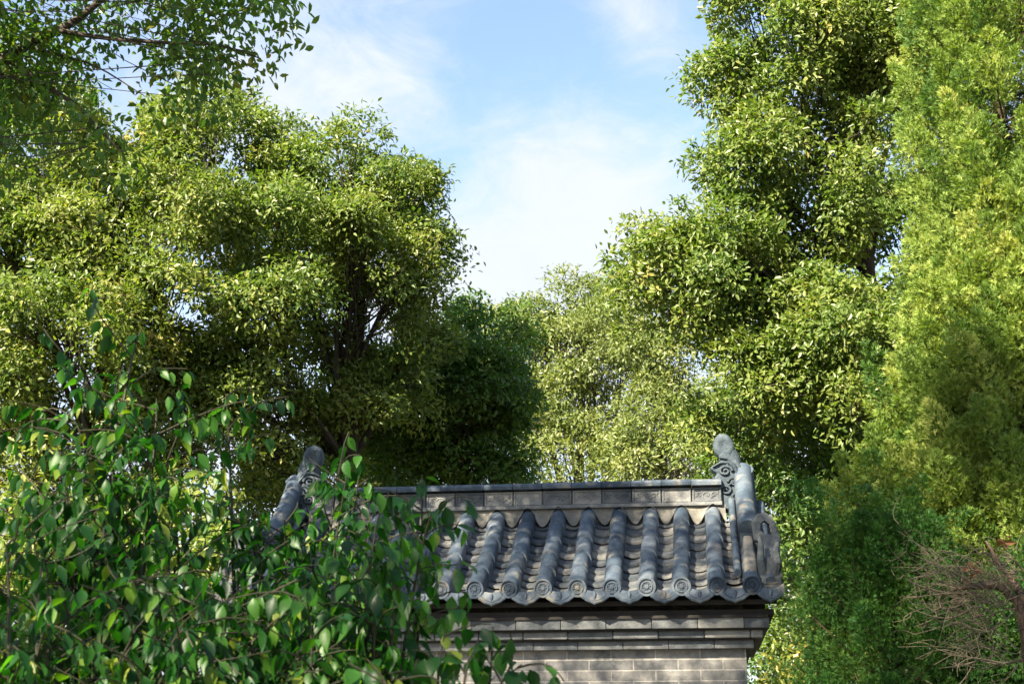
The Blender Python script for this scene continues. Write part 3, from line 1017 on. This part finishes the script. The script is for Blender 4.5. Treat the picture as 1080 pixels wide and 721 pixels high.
tree('broadleaf_tree', 'pale fine-leaved tree far off behind the middle of the roof ridge', at(610, 800, 27) * [1, 1, 0],
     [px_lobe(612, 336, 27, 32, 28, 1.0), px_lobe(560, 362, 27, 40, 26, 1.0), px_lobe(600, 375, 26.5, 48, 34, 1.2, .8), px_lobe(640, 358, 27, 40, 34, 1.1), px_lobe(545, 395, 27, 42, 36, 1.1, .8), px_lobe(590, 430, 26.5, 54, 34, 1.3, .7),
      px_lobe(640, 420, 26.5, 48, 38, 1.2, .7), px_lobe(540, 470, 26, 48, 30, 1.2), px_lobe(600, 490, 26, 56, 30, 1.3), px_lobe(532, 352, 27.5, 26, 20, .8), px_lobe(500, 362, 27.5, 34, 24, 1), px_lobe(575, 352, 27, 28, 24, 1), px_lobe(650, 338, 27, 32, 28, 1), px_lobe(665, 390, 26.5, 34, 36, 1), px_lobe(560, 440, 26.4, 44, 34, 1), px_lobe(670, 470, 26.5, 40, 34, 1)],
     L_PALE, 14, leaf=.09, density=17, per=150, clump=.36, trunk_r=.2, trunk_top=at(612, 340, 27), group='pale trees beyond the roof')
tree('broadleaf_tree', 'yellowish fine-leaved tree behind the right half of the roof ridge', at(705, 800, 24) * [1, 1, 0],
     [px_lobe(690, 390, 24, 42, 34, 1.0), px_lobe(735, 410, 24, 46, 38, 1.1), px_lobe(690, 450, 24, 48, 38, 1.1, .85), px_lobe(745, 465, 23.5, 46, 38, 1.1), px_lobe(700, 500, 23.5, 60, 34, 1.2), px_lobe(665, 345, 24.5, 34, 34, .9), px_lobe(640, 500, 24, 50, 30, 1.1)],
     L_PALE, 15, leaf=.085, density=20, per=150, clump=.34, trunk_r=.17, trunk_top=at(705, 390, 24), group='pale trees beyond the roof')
tall = tree('camphor_tree', 'tall sunlit camphor tree right of the sky gap, rising out of view beside the juniper', at(985, 800, 14.6) * [1, 1, 0],
     [px_lobe(795, 35, 14, 36, 38, .9), px_lobe(785, 110, 13.8, 40, 44, .9), px_lobe(850, 78, 13.6, 46, 46, 1.0), px_lobe(790, 185, 13.6, 42, 38, .9), px_lobe(868, 150, 13.4, 54, 48, 1.0, .9), px_lobe(925, 60, 13.8, 46, 60, 1.1),
      px_lobe(855, 225, 13.6, 54, 40, .9, .85), px_lobe(925, 205, 14.2, 46, 60, 1.0, .7), px_lobe(708, 266, 13.4, 42, 30, .8), px_lobe(698, 310, 13.4, 42, 32, .8), px_lobe(762, 300, 13.4, 52, 40, .9), px_lobe(745, 352, 13.6, 46, 34, .8, .9),
      px_lobe(830, 300, 13.5, 56, 38, .9, 1.2), px_lobe(790, 245, 14, 46, 36, .9), px_lobe(850, 270, 14.2, 54, 40, .9), px_lobe(805, 360, 13.8, 56, 34, .8, .9), px_lobe(905, 20, 14, 38, 46, 1), px_lobe(975, 100, 14.6, 56, 80, 1.2), px_lobe(905, 325, 13.2, 56, 40, .9), px_lobe(890, -70, 14, 80, 46, 1.4), px_lobe(965, 250, 14.6, 50, 60, 1),
      px_lobe(870, 365, 13.2, 56, 36, .9), px_lobe(930, 390, 13.4, 50, 40, .9), px_lobe(790, 412, 13.2, 44, 28, .7), px_lobe(850, 418, 12.9, 48, 28, .7), px_lobe(908, 445, 13.0, 44, 32, .7), px_lobe(775, 460, 13.8, 40, 30, .7, .8)],
     L_CAMPHOR, 16, trunk_r=.2, trunk_top=at(890, 40, 14.2), group='camphor trees around the gatehouse', fork=.5)
mb = MB()
_b = at(985, 800, 14.6) * [1, 1, 0]
mb.tube(smooth_path([at(965, 606, 14.6), at(893, 613, 13.6), at(868, 618, 13.0), at(848, 627, 12.6), at(826, 630, 12.3), at(815, 618, 12.1)], 22) - _b, np.linspace(.06, .016, 22), 9)
mb.build('bough', M_BARK, tall, True, 0, 60)
tree('camphor_tree', 'low dense shaded tree behind the right end of the roof, between ridge ornament and juniper', at(850, 800, 16) * [1, 1, 0],
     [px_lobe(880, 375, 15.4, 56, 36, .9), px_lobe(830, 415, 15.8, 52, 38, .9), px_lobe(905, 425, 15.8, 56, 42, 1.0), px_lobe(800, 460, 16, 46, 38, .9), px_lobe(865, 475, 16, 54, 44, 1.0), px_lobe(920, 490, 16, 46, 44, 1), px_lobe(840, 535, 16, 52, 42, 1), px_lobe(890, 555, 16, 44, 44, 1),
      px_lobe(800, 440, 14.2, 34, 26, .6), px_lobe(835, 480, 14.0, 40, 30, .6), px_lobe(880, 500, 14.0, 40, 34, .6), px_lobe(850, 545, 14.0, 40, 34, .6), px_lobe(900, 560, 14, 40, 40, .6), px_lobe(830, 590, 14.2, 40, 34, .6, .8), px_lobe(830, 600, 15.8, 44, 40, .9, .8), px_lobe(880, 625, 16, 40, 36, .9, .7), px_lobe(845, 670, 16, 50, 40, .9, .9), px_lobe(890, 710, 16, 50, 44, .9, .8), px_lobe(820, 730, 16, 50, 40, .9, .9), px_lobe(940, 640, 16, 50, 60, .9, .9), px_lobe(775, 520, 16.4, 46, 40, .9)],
     L_CAMPHOR_HALF_SHADE, 17, leaf=.078, density=48, per=125, trunk_r=.13, trunk_top=at(850, 420, 16), group='camphor trees around the gatehouse')

# trees and shrubs low behind everything
tree('background_shrub', 'sunlit yellow leaved shrub in the gap under the right eave', at(860, 800, 12.5) * [1, 1, 0],
     [px_lobe(858, 655, 12.6, 36, 34, .6, .8), px_lobe(835, 700, 12.4, 44, 36, .7, .8), px_lobe(885, 690, 12.6, 36, 46, .7, .8), px_lobe(865, 745, 12.4, 60, 36, .8)],
     L_YELLOW, 18, leaf=.07, density=50, per=80, clump=.22, trunk_r=.05, cat='shrub', group='shrubs behind the gatehouse')
for k, (u, v, Y, ru, rv, lm, lab) in enumerate([
        (30, 600, 12.5, 90, 62, L_CAMPHOR_B, 'sunlit shrub behind the leafy foreground bush at the left edge'),
        (170, 590, 13.5, 90, 62, L_CAMPHOR, 'green shrub behind the foreground bush, left of the roof end'),
        (330, 540, 15.5, 70, 50, L_CAMPHOR_B, 'sunlit shrub seen over the left gable ridge of the roof')]):
    tree('background_shrub', lab, at(u, 800, Y) * [1, 1, 0], [px_lobe(u, v, Y, ru, rv, .9, .7), px_lobe(u - 50, v + 50, Y + .2, ru * .8, rv, .9, .7), px_lobe(u + 55, v + 55, Y - .2, ru * .8, rv, .9, .7)],
         lm, 30 + k, leaf=.08, density=44, per=100, clump=.24, trunk_r=.06, cat='shrub', group='shrubs behind the gatehouse')


# ------------------------------------------------------------------ overhanging tree, upper left
def hanging_tree():
    lobes = []
    vis = [(40, 25, 8.2, 60, 36, .7, 1.0), (150, 30, 8.0, 60, 40, .7, .9), (225, 45, 7.8, 48, 46, .6, 1.0), (268, 62, 7.7, 24, 34, .4, 1.2), (120, 95, 8.0, 50, 30, .5, .55), (215, 105, 7.8, 34, 26, .4, .9),
           (40, 120, 8.0, 50, 44, .6, .9), (90, 165, 7.9, 40, 28, .5, .5), (15, 190, 8.0, 40, 44, .5, .7), (-40, 90, 8, 60, 70, .8, 1), (60, -40, 8, 90, 40, .8, 1), (200, -30, 7.8, 70, 34, .7, 1)]
    for q in vis:
        lobes.append(px_lobe(*q[:6], q[6] * 1.3))
    for c, r, d in [((-4.6, 0.2, 7.6), (2.8, 2.4, 1.8), .24), ((-4.0, 3.9, 7.9), (2.0, 1.3, 1.1), .38), ((-2.4, 4.15, 7.75), (.75, .7, .7), .9), ((-5.6, 4.3, 7.7), (1.1, .9, 1.0), .4), ((-5.2, 5.6, 8.3), (2.0, 1.6, 1.3), .04), ((-.80, 4.0, 8.30), (.30, .30, .5), 7), ((-2.9, 1.2, 8.9), (1.6, 1.7, 1.0), .15), ((-6.8, 3.2, 7.8), (2.0, 2.4, 1.8), .10),
                    ((-3.8, -2.2, 6.6), (2.2, 2.0, 1.5), .2), ((-3.3, 5.6, 7.6), (1.0, 1.0, .8), .25)]:
        lobes.append((np.array(c), np.array(r), d, .17))  # unseen lobes added to shade and dapple the roof, shrubs and juniper
    root = tree('overhanging_tree', 'shaded tree whose leafy bough hangs into the upper left corner', (-5.2, 3.2, 0), lobes, L_HANG, 21, leaf=.07, wr=.5, clump=.24, density=70, per=60, trunk_r=.13,
                trunk_top=(-5.0, 3.4, 7.6), droop=.75, twigs=.5, limb=.22, flat=.9, fork=.5)
    b = np.array([-5.2, 3.2, 0])
    mb = MB()
    mb.tube(smooth_path([np.array([-5.1, 3.3, 4.8]), at(-60, 75, 7.6), at(0, 62, 8.0), at(40, 42, 8.05), at(75, 25, 8.05), at(110, -3, 8.0), at(150, -40, 8)], 24) - b, np.linspace(.042, .016, 24), 9)
    mb.tube(smooth_path([at(5, 60, 8.0), at(45, 88, 8.0), at(85, 115, 7.95), at(108, 140, 7.9), at(130, 162, 7.9)], 16) - b, np.linspace(.022, .006, 16), 7)
    mb.tube(smooth_path([at(60, 32, 8.05), at(110, 40, 8.0), at(170, 45, 7.9), at(230, 48, 7.8), at(275, 62, 7.7)], 16) - b, np.linspace(.018, .004, 16), 6)
    mb.tube(smooth_path([at(30, 50, 8.05), at(70, 60, 8.0), at(105, 72, 7.9), at(150, 100, 7.9)], 12) - b, np.linspace(.012, .003, 12), 6)
    mb.build('bough', M_BARK, root, True, 0, 60)
    return root


hanging_tree()


# ------------------------------------------------------------------ junipers
def juniper(name, label, base, top_z, rx, ry, seed, lm, n_lobes=220, per=420, blade=.075, zmin=.6, bulge=.35, group='junipers beside the gatehouse', extra=()):
    rng = np.random.default_rng(seed)
    base = np.asarray(base, float)
    root = thing(name, label, 'tree', base, 0, group)
    # flame-shaped lobes spread over a tall cone
    hz = rng.random(n_lobes) ** .9
    ang = rng.random(n_lobes) * 2 * math.pi
    z = zmin + (top_z - zmin) * hz
    prof = np.where(hz < bulge, .78 + .22 * hz / bulge, np.sqrt(np.clip(1 - (np.maximum(hz - bulge, 0) / (1 - bulge)) ** 2.2, 0, 1)))
    rr = prof * rng.uniform(.25, 1.10, n_lobes) ** .5
    C = np.stack([np.cos(ang) * rx * rr, np.sin(ang) * ry * rr, z], 1)
    out = np.stack([np.cos(ang), np.sin(ang), np.zeros(n_lobes)], 1)
    if len(extra):
        eo = np.repeat(np.array(extra), 16, 0) - base
        eo = eo + rng.normal(size=eo.shape) * np.array([.11, .11, .16])
        C = np.concatenate([C, eo])
        out = np.concatenate([out, unit(eo * [1, 1, 0] + rng.normal(size=eo.shape) * [.3, .3, 0])])
    k = len(C)
    ax = unit(out * .62 + np.array([0, 0, 1.0]) + rng.normal(size=(k, 3)) * .24)     # plumes point up and out
    ln = rng.uniform(.22, .52, (k, 1))
    wd = rng.uniform(.06, .135, (k, 1))
    s = rng.random((k, per, 1)) ** .8
    a = unit(np.cross(ax, rng.normal(size=(k, 3))))
    b = np.cross(ax, a)
    ph = rng.random((k, per, 1)) * 2 * math.pi
    radial = np.cos(ph) * a[:, None] + np.sin(ph) * b[:, None]
    w = wd[:, None] * np.sin(math.pi * np.clip(s * .8 + .2, 0, 1)) ** .8 * rng.uniform(.55, 1.1, (k, per, 1))
    pos = C[:, None] + ax[:, None] * (s - .4) * ln[:, None] + radial * w
    dirs = unit(radial * .55 + ax[:, None] * .8 + rng.normal(size=pos.shape) * .38)
    nrm = unit(rng.normal(size=pos.shape) * .6 + radial)
    tint = np.clip(.45 + rng.normal(0, .2, (k, 1)) + rng.normal(0, .08, (k, per)), 0, 1)
    pos, dirs, nrm, tint = pos.reshape(-1, 3), dirs.reshape(-1, 3), nrm.reshape(-1, 3), tint.ravel()
    L = blade * rng.uniform(.5, 1.2, len(pos))
    # a spray: one main blade with two side blades
    sd = unit(np.cross(dirs, nrm))
    P = np.concatenate([pos, pos + dirs * L[:, None] * .25, pos + dirs * L[:, None] * .4])
    Dd = np.concatenate([dirs, unit(dirs + sd * .7), unit(dirs - sd * .7)])
    LL = np.concatenate([L, L * .65, L * .55])
    Nr = np.concatenate([nrm, nrm, nrm])
    T = np.concatenate([tint, tint, tint])
    d = unit(Dd)
    sdv = unit(np.cross(d, Nr))
    wv = (LL * .105)[:, None]
    q = np.stack([P - sdv * wv * .6, P + d * (LL * .55)[:, None] + sdv * wv, P + d * LL[:, None], P + d * (LL * .5)[:, None] - sdv * wv], 1).reshape(-1, 3)
    f = np.arange(len(P))[:, None] * 4 + np.array([[0, 1, 2, 3]])
    np_mesh('crown', q, f, lm, root, T)
    mb = MB()
    tp = curve((0, 0, 0), (0, 0, top_z * .93), rng, .02, 8)
    mb.tube(tp, np.linspace(.13, .02, 8), 9)
    mb.build('trunk', M_BARK_RED, root, True)
    wb = MB()
    for i in range(0, k, 4):
        z0 = max(.2, C[i][2] - .3)
        st = np.array([0, 0, z0])
        wb.tube(curve(st, C[i] + ax[i] * .1, rng, .1, 4, -.04), np.linspace(.011, .004, 4), 4, cap=False)
    wb.build('branches', M_BARK_RED, root)
    return root


jb = at(1134, 800, 9.6) * [1, 1, 0]
juniper('juniper_tree', 'tall sunlit yellow green juniper column filling the right edge, its lower right in shade', jb, 9.2, .76, .85, 41, L_JUNIPER, 1250, 260, blade=.052, extra=[at(u, v, Y) for u, v, Y in
        [(1030, 480, 8.9), (1050, 430, 8.9), (1060, 520, 8.8), (1030, 570, 8.9), (1070, 580, 8.8), (1000, 590, 9), (1045, 380, 9), (1005, 330, 9.4), (1010, 290, 9.4), (1000, 370, 9.3), (992, 405, 9.3), (985, 435, 9.2), (975, 460, 9.2), (962, 485, 9.2),
         (950, 505, 9.2), (940, 530, 9.1), (928, 555, 9.1), (918, 575, 9.2), (965, 540, 9.0), (985, 510, 9.0), (1005, 470, 9.0), (1000, 530, 8.9), (960, 570, 9.0), (1020, 420, 9.0), (1030, 340, 9.1), (1060, 330, 9.0), (1075, 370, 9), (1055, 290, 9.1), (1075, 250, 9.1), (1050, 200, 9.2), (1075, 310, 9.0), (940, 590, 9.0)]])
juniper('juniper_shrub', 'low shaded green juniper shrub right of the eave, below the tall juniper', at(945, 800, 8.6) * [1, 1, 0], 2.8, .5, .5, 43, L_JUNIPER_SHADE, 460, 230, blade=.038, zmin=.4, bulge=.6, extra=[at(u, v, 8.5) for u, v in [(905, 580), (925, 600), (900, 640), (960, 590), (1050, 650), (1070, 690), (1035, 690), (1010, 660), (1060, 720), (1080, 640), (1000, 710)]])


# ------------------------------------------------------------------ dead shrub at the lower right
def dead_shrub():
    rng = np.random.default_rng(51)
    base = at(1075, 830, 7.4) * [1, 1, 0]
    root = thing('dead_shrub', 'tangle of bare grey brown twigs on a dead reddish stem at the lower right', 'shrub', base)
    mb = MB()
    st = smooth_path([base, at(1085, 700, 7.3), at(1062, 625, 7.3), at(1030, 618, 7.2), at(1005, 622, 7.2)], 18)
    mb.tube(st - base, np.linspace(.035, .010, 18), 8)
    st2 = smooth_path([at(1085, 690, 7.3), at(1078, 630, 7.3), at(1058, 600, 7.35), at(1040, 570, 7.4)], 12)
    mb.tube(st2 - base, np.linspace(.03, .006, 12), 7)
    mb.build('stem', M_BARK_RED, root, True, 0, 60)
    tb = MB()
    hubs = [at(1020, 625, 7.2), at(1040, 640, 7.2), at(1060, 650, 7.3), at(1030, 690, 7.2), at(1070, 690, 7.3), at(1062, 622, 7.3), at(1075, 605, 7.3)]
    for i in range(120):
        h = hubs[rng.integers(0, 7)] + rng.normal(size=3) * .04
        d = unit(np.array([-1.0, rng.normal() * .5, rng.normal(.25, .5)]) + rng.normal(size=3) * .25)
        L = rng.uniform(.15, .48)
        e = h + d * L
        pth = curve(h, e, rng, .35, 7, rng.normal(0, .08))
        tb.tube(pth - base, np.linspace(rng.uniform(.0018, .0034), .0009, 7), 4, cap=False)
        for _ in range(rng.integers(1, 4)):
            j = rng.integers(2, 6)
            e2 = pth[j] + unit(d + rng.normal(size=3) * .6) * L * rng.uniform(.2, .5)
            tb.tube(curve(pth[j], e2, rng, .3, 5) - base, np.linspace(.002, .0008, 5), 4, cap=False)
    for a, b in [((1025, 615), (972, 590)), ((1020, 620), (955, 594)), ((1015, 628), (950, 602)), ((1030, 625), (960, 630)), ((1062, 610), (1040, 582)), ((1072, 605), (1044, 578)), ((1078, 600), (1056, 584)), ((1025, 640), (958, 640)), ((1040, 650), (985, 640)), ((1060, 700), (1000, 690)), ((1078, 695), (1020, 680))]:
        pth = curve(at(*a, 7.2), at(*b, 7.1), rng, .2, 9)
        tb.tube(pth - base, np.linspace(.007, .002, 9), 5, cap=False)
        for _ in range(4):
            j = rng.integers(3, 8)
            tb.tube(curve(pth[j], pth[j] + unit(pth[-1] - pth[0] + rng.normal(size=3) * .25) * rng.uniform(.08, .22), rng, .3, 5) - base, np.linspace(.003, .001, 5), 4, cap=False)
    tb.build('twigs', M_BARK_PALE, root)
    p = np.concatenate([at(1060, 572, 7.35) + rng.normal(size=(7, 3)) * .022, at(1026, 600, 7.3) + rng.normal(size=(6, 3)) * .025])
    d = rng.normal(size=(13, 3)) - np.array([0, 0, .6])
    v, f = leaf_arrays(p - base, d, rng.normal(size=(13, 3)) + [0, -1, .3], np.full(13, .06), np.full(13, .03), .5, .2)
    np_mesh('withered_leaves', v, f, L_DRY, root, np.repeat(rng.random(13), 2))
    return root


dead_shrub()


# ------------------------------------------------------------------ foreground shrubs
def big_leaf_mesh(name, p, d, nrm, L, Wd, bend, tint, m, root):
    """pointed drooping leaves: nine stations along a bent midrib, folded blade"""
    ns = 7
    ts = np.linspace(0, 1, ns)
    wp = np.array([.02, .62, .97, .93, .66, .30, .01])
    d = unit(d)
    s = unit(np.cross(d, nrm))
    n = np.cross(s, d)
    K = len(p)
    rows = []
    for t, w in zip(ts, wp):
        ang = bend * t
        mid = p + (d * (np.sin(ang) / np.maximum(bend, 1e-3))[:, None] - n * ((1 - np.cos(ang)) / np.maximum(bend, 1e-3))[:, None]) * L[:, None]
        nn = n * np.cos(ang)[:, None] + d * np.sin(ang)[:, None]
        side = s * (w * Wd / 2)[:, None]
        lift = nn * (w * Wd * .16)[:, None] * (1 + .25 * np.sin(t * 9))
        rows += [mid - side + lift, mid, mid + side + lift]
    v = np.stack(rows, 1).reshape(-1, 3)
    q = []
    for i in range(ns - 1):
        a, b = i * 3, (i + 1) * 3
        q += [[a, a + 1, b + 1, b], [a + 1, a + 2, b + 2, b + 1]]
    q = np.array(q)
    f = (np.arange(K)[:, None, None] * (ns * 3) + q[None]).reshape(-1, 4)
    return np_mesh(name, v, f, m, root, np.repeat(tint, len(q)), True)


def leafy_shrub(label, base, tips, seed, leaf=.064, wr=.47, side=.26, every=.027):
    rng = np.random.default_rng(seed)
    base = np.asarray(base, float)
    root = thing('leafy_shrub', label, 'shrub', base, 0, 'leafy shrubs in the foreground')
    mb = MB()
    P, D, Nr = [], [], []

    def dress(path, r0, start, kids):
        mb.tube(path - base, np.linspace(r0, .0016, len(path)), 6, cap=False)
        seg = np.linalg.norm(np.diff(path, axis=0), axis=1)
        tot = seg.sum()
        q = start * tot
        cum = np.r_[0, np.cumsum(seg)]
        k = 0
        while q < tot:
            i = min(np.searchsorted(cum, q) - 1, len(path) - 2)
            i = max(i, 0)
            pt = path[i] + (path[i + 1] - path[i]) * ((q - cum[i]) / seg[i])
            tg = unit(path[i + 1] - path[i])
            lat = unit(np.cross(tg, rng.normal(size=3)))
            if kids and rng.random() < .42:
                e = pt + unit(tg * .5 + lat + np.array([0, 0, -.05])) * side * rng.uniform(.5, 1.2)
                dress(curve(pt, e, rng, .15, 6, .10), .003, .2, False)
            else:
                P.append(pt)
                dd = unit(tg * .35 + lat * .7 + np.array([0, 0, -.85]) + rng.normal(size=3) * .22)
                D.append(dd)
                up = np.array([0, 0, 1.0]) + lat * .9 + rng.normal(size=3) * .35
                Nr.append(unit(up))
            q += every * rng.uniform(.6, 1.5)
            k += 1
        P.append(path[-1])
        D.append(unit(path[-1] - path[-2] + np.array([0, 0, -.4])))
        Nr.append(unit(np.array([0, 0, 1.0]) + rng.normal(size=3) * .4))

    for tp in tips:
        tp = np.asarray(tp, float)
        t = np.linspace(0, 1, 12)[:, None]
        ctrl = np.array([base[0] * .55 + tp[0] * .45, base[1] * .55 + tp[1] * .45, base[2] + (tp[2] - base[2]) * .92]) + rng.normal(size=3) * .08
        b0 = base + np.array([*rng.normal(size=2) * .07, 0])
        dress(b0 * (1 - t) ** 2 + 2 * ctrl * t * (1 - t) + tp * t ** 2, rng.uniform(.007, .013), .42, True)
    P, D, Nr = np.array(P), np.array(D), np.array(Nr)
    K = len(P)
    L = leaf * rng.uniform(.55, 1.2, K)
    P = P + D * .012
    big_leaf_mesh('leaves', P - base, D, Nr, L, L * wr * rng.uniform(.85, 1.15, K), rng.uniform(.3, 1.1, K), np.clip(rng.normal(.42, .25, K), 0, 1), L_BUSH, root)  # wide tint spread paints in some backlit leaves
    mb.build('stems', M_STEM, root, True, 0, 60)
    return root


r9 = np.random.default_rng(99)


def rnd_tips(n, u0, u1, v0, v1, y0, y1):
    return [at(r9.uniform(u0, u1), r9.uniform(v0, v1), r9.uniform(y0, y1)) for _ in range(n)]


leafy_shrub('tallest leafy shrub at the left, its shoot reaching up before the sunlit tree', at(95, 950, 4.3) * [1, 1, 0],
            [at(150, 345, 4.3), at(92, 392, 4.4), at(60, 470, 4.3), at(165, 420, 4.2), at(120, 480, 4.2), at(30, 540, 4.3), at(190, 500, 4.3), at(130, 385, 4.4), at(70, 430, 4.3), at(200, 440, 4.3)] + rnd_tips(14, 10, 210, 520, 690, 4.0, 4.7), 61)
leafy_shrub('leafy shrub whose drooping sprays hide the left end of the tile roof', at(300, 950, 4.6) * [1, 1, 0],
            [at(238, 415, 4.6), at(368, 455, 4.7), at(366, 500, 4.5), at(380, 490, 4.6), at(232, 500, 4.5), at(390, 545, 4.5), at(360, 580, 4.5), at(400, 565, 4.5), at(300, 548, 4.5), at(268, 560, 4.5), at(330, 545, 4.6), at(250, 545, 4.5)] + rnd_tips(13, 210, 390, 560, 700, 4.2, 4.9), 62, side=.2)
leafy_shrub('leafy shrub with bright sprays reaching across the left roof tiles', at(400, 960, 4.0) * [1, 1, 0],
            [at(445, 500, 4.0), at(455, 540, 4.0), at(425, 560, 3.9), at(410, 520, 4.1), at(450, 580, 4.0), at(400, 610, 3.9), at(370, 600, 3.9), at(385, 640, 3.9)] + rnd_tips(5, 310, 400, 600, 720, 3.7, 4.2), 63, side=.15, leaf=.07)
leafy_shrub('low dark shrub with large leaves before the brick wall', at(450, 1000, 3.2) * [1, 1, 0],
            [at(470, 662, 3.2), at(500, 685, 3.2), at(440, 695, 3.1), at(520, 660, 3.3), at(420, 710, 3.1), at(480, 705, 3.1), at(550, 700, 3.3)], 64, leaf=.06, wr=.56, side=.12)
leafy_shrub('dark leafy shrub filling the bottom left corner', at(60, 1000, 3.6) * [1, 1, 0], rnd_tips(26, -20, 240, 570, 740, 3.3, 4.0), 65, leaf=.057, every=.024)
leafy_shrub('dark leafy shrub at the bottom under the left end of the roof', at(270, 1000, 3.7) * [1, 1, 0], rnd_tips(24, 180, 350, 600, 740, 3.4, 4.1), 66, leaf=.057, side=.2, every=.024)
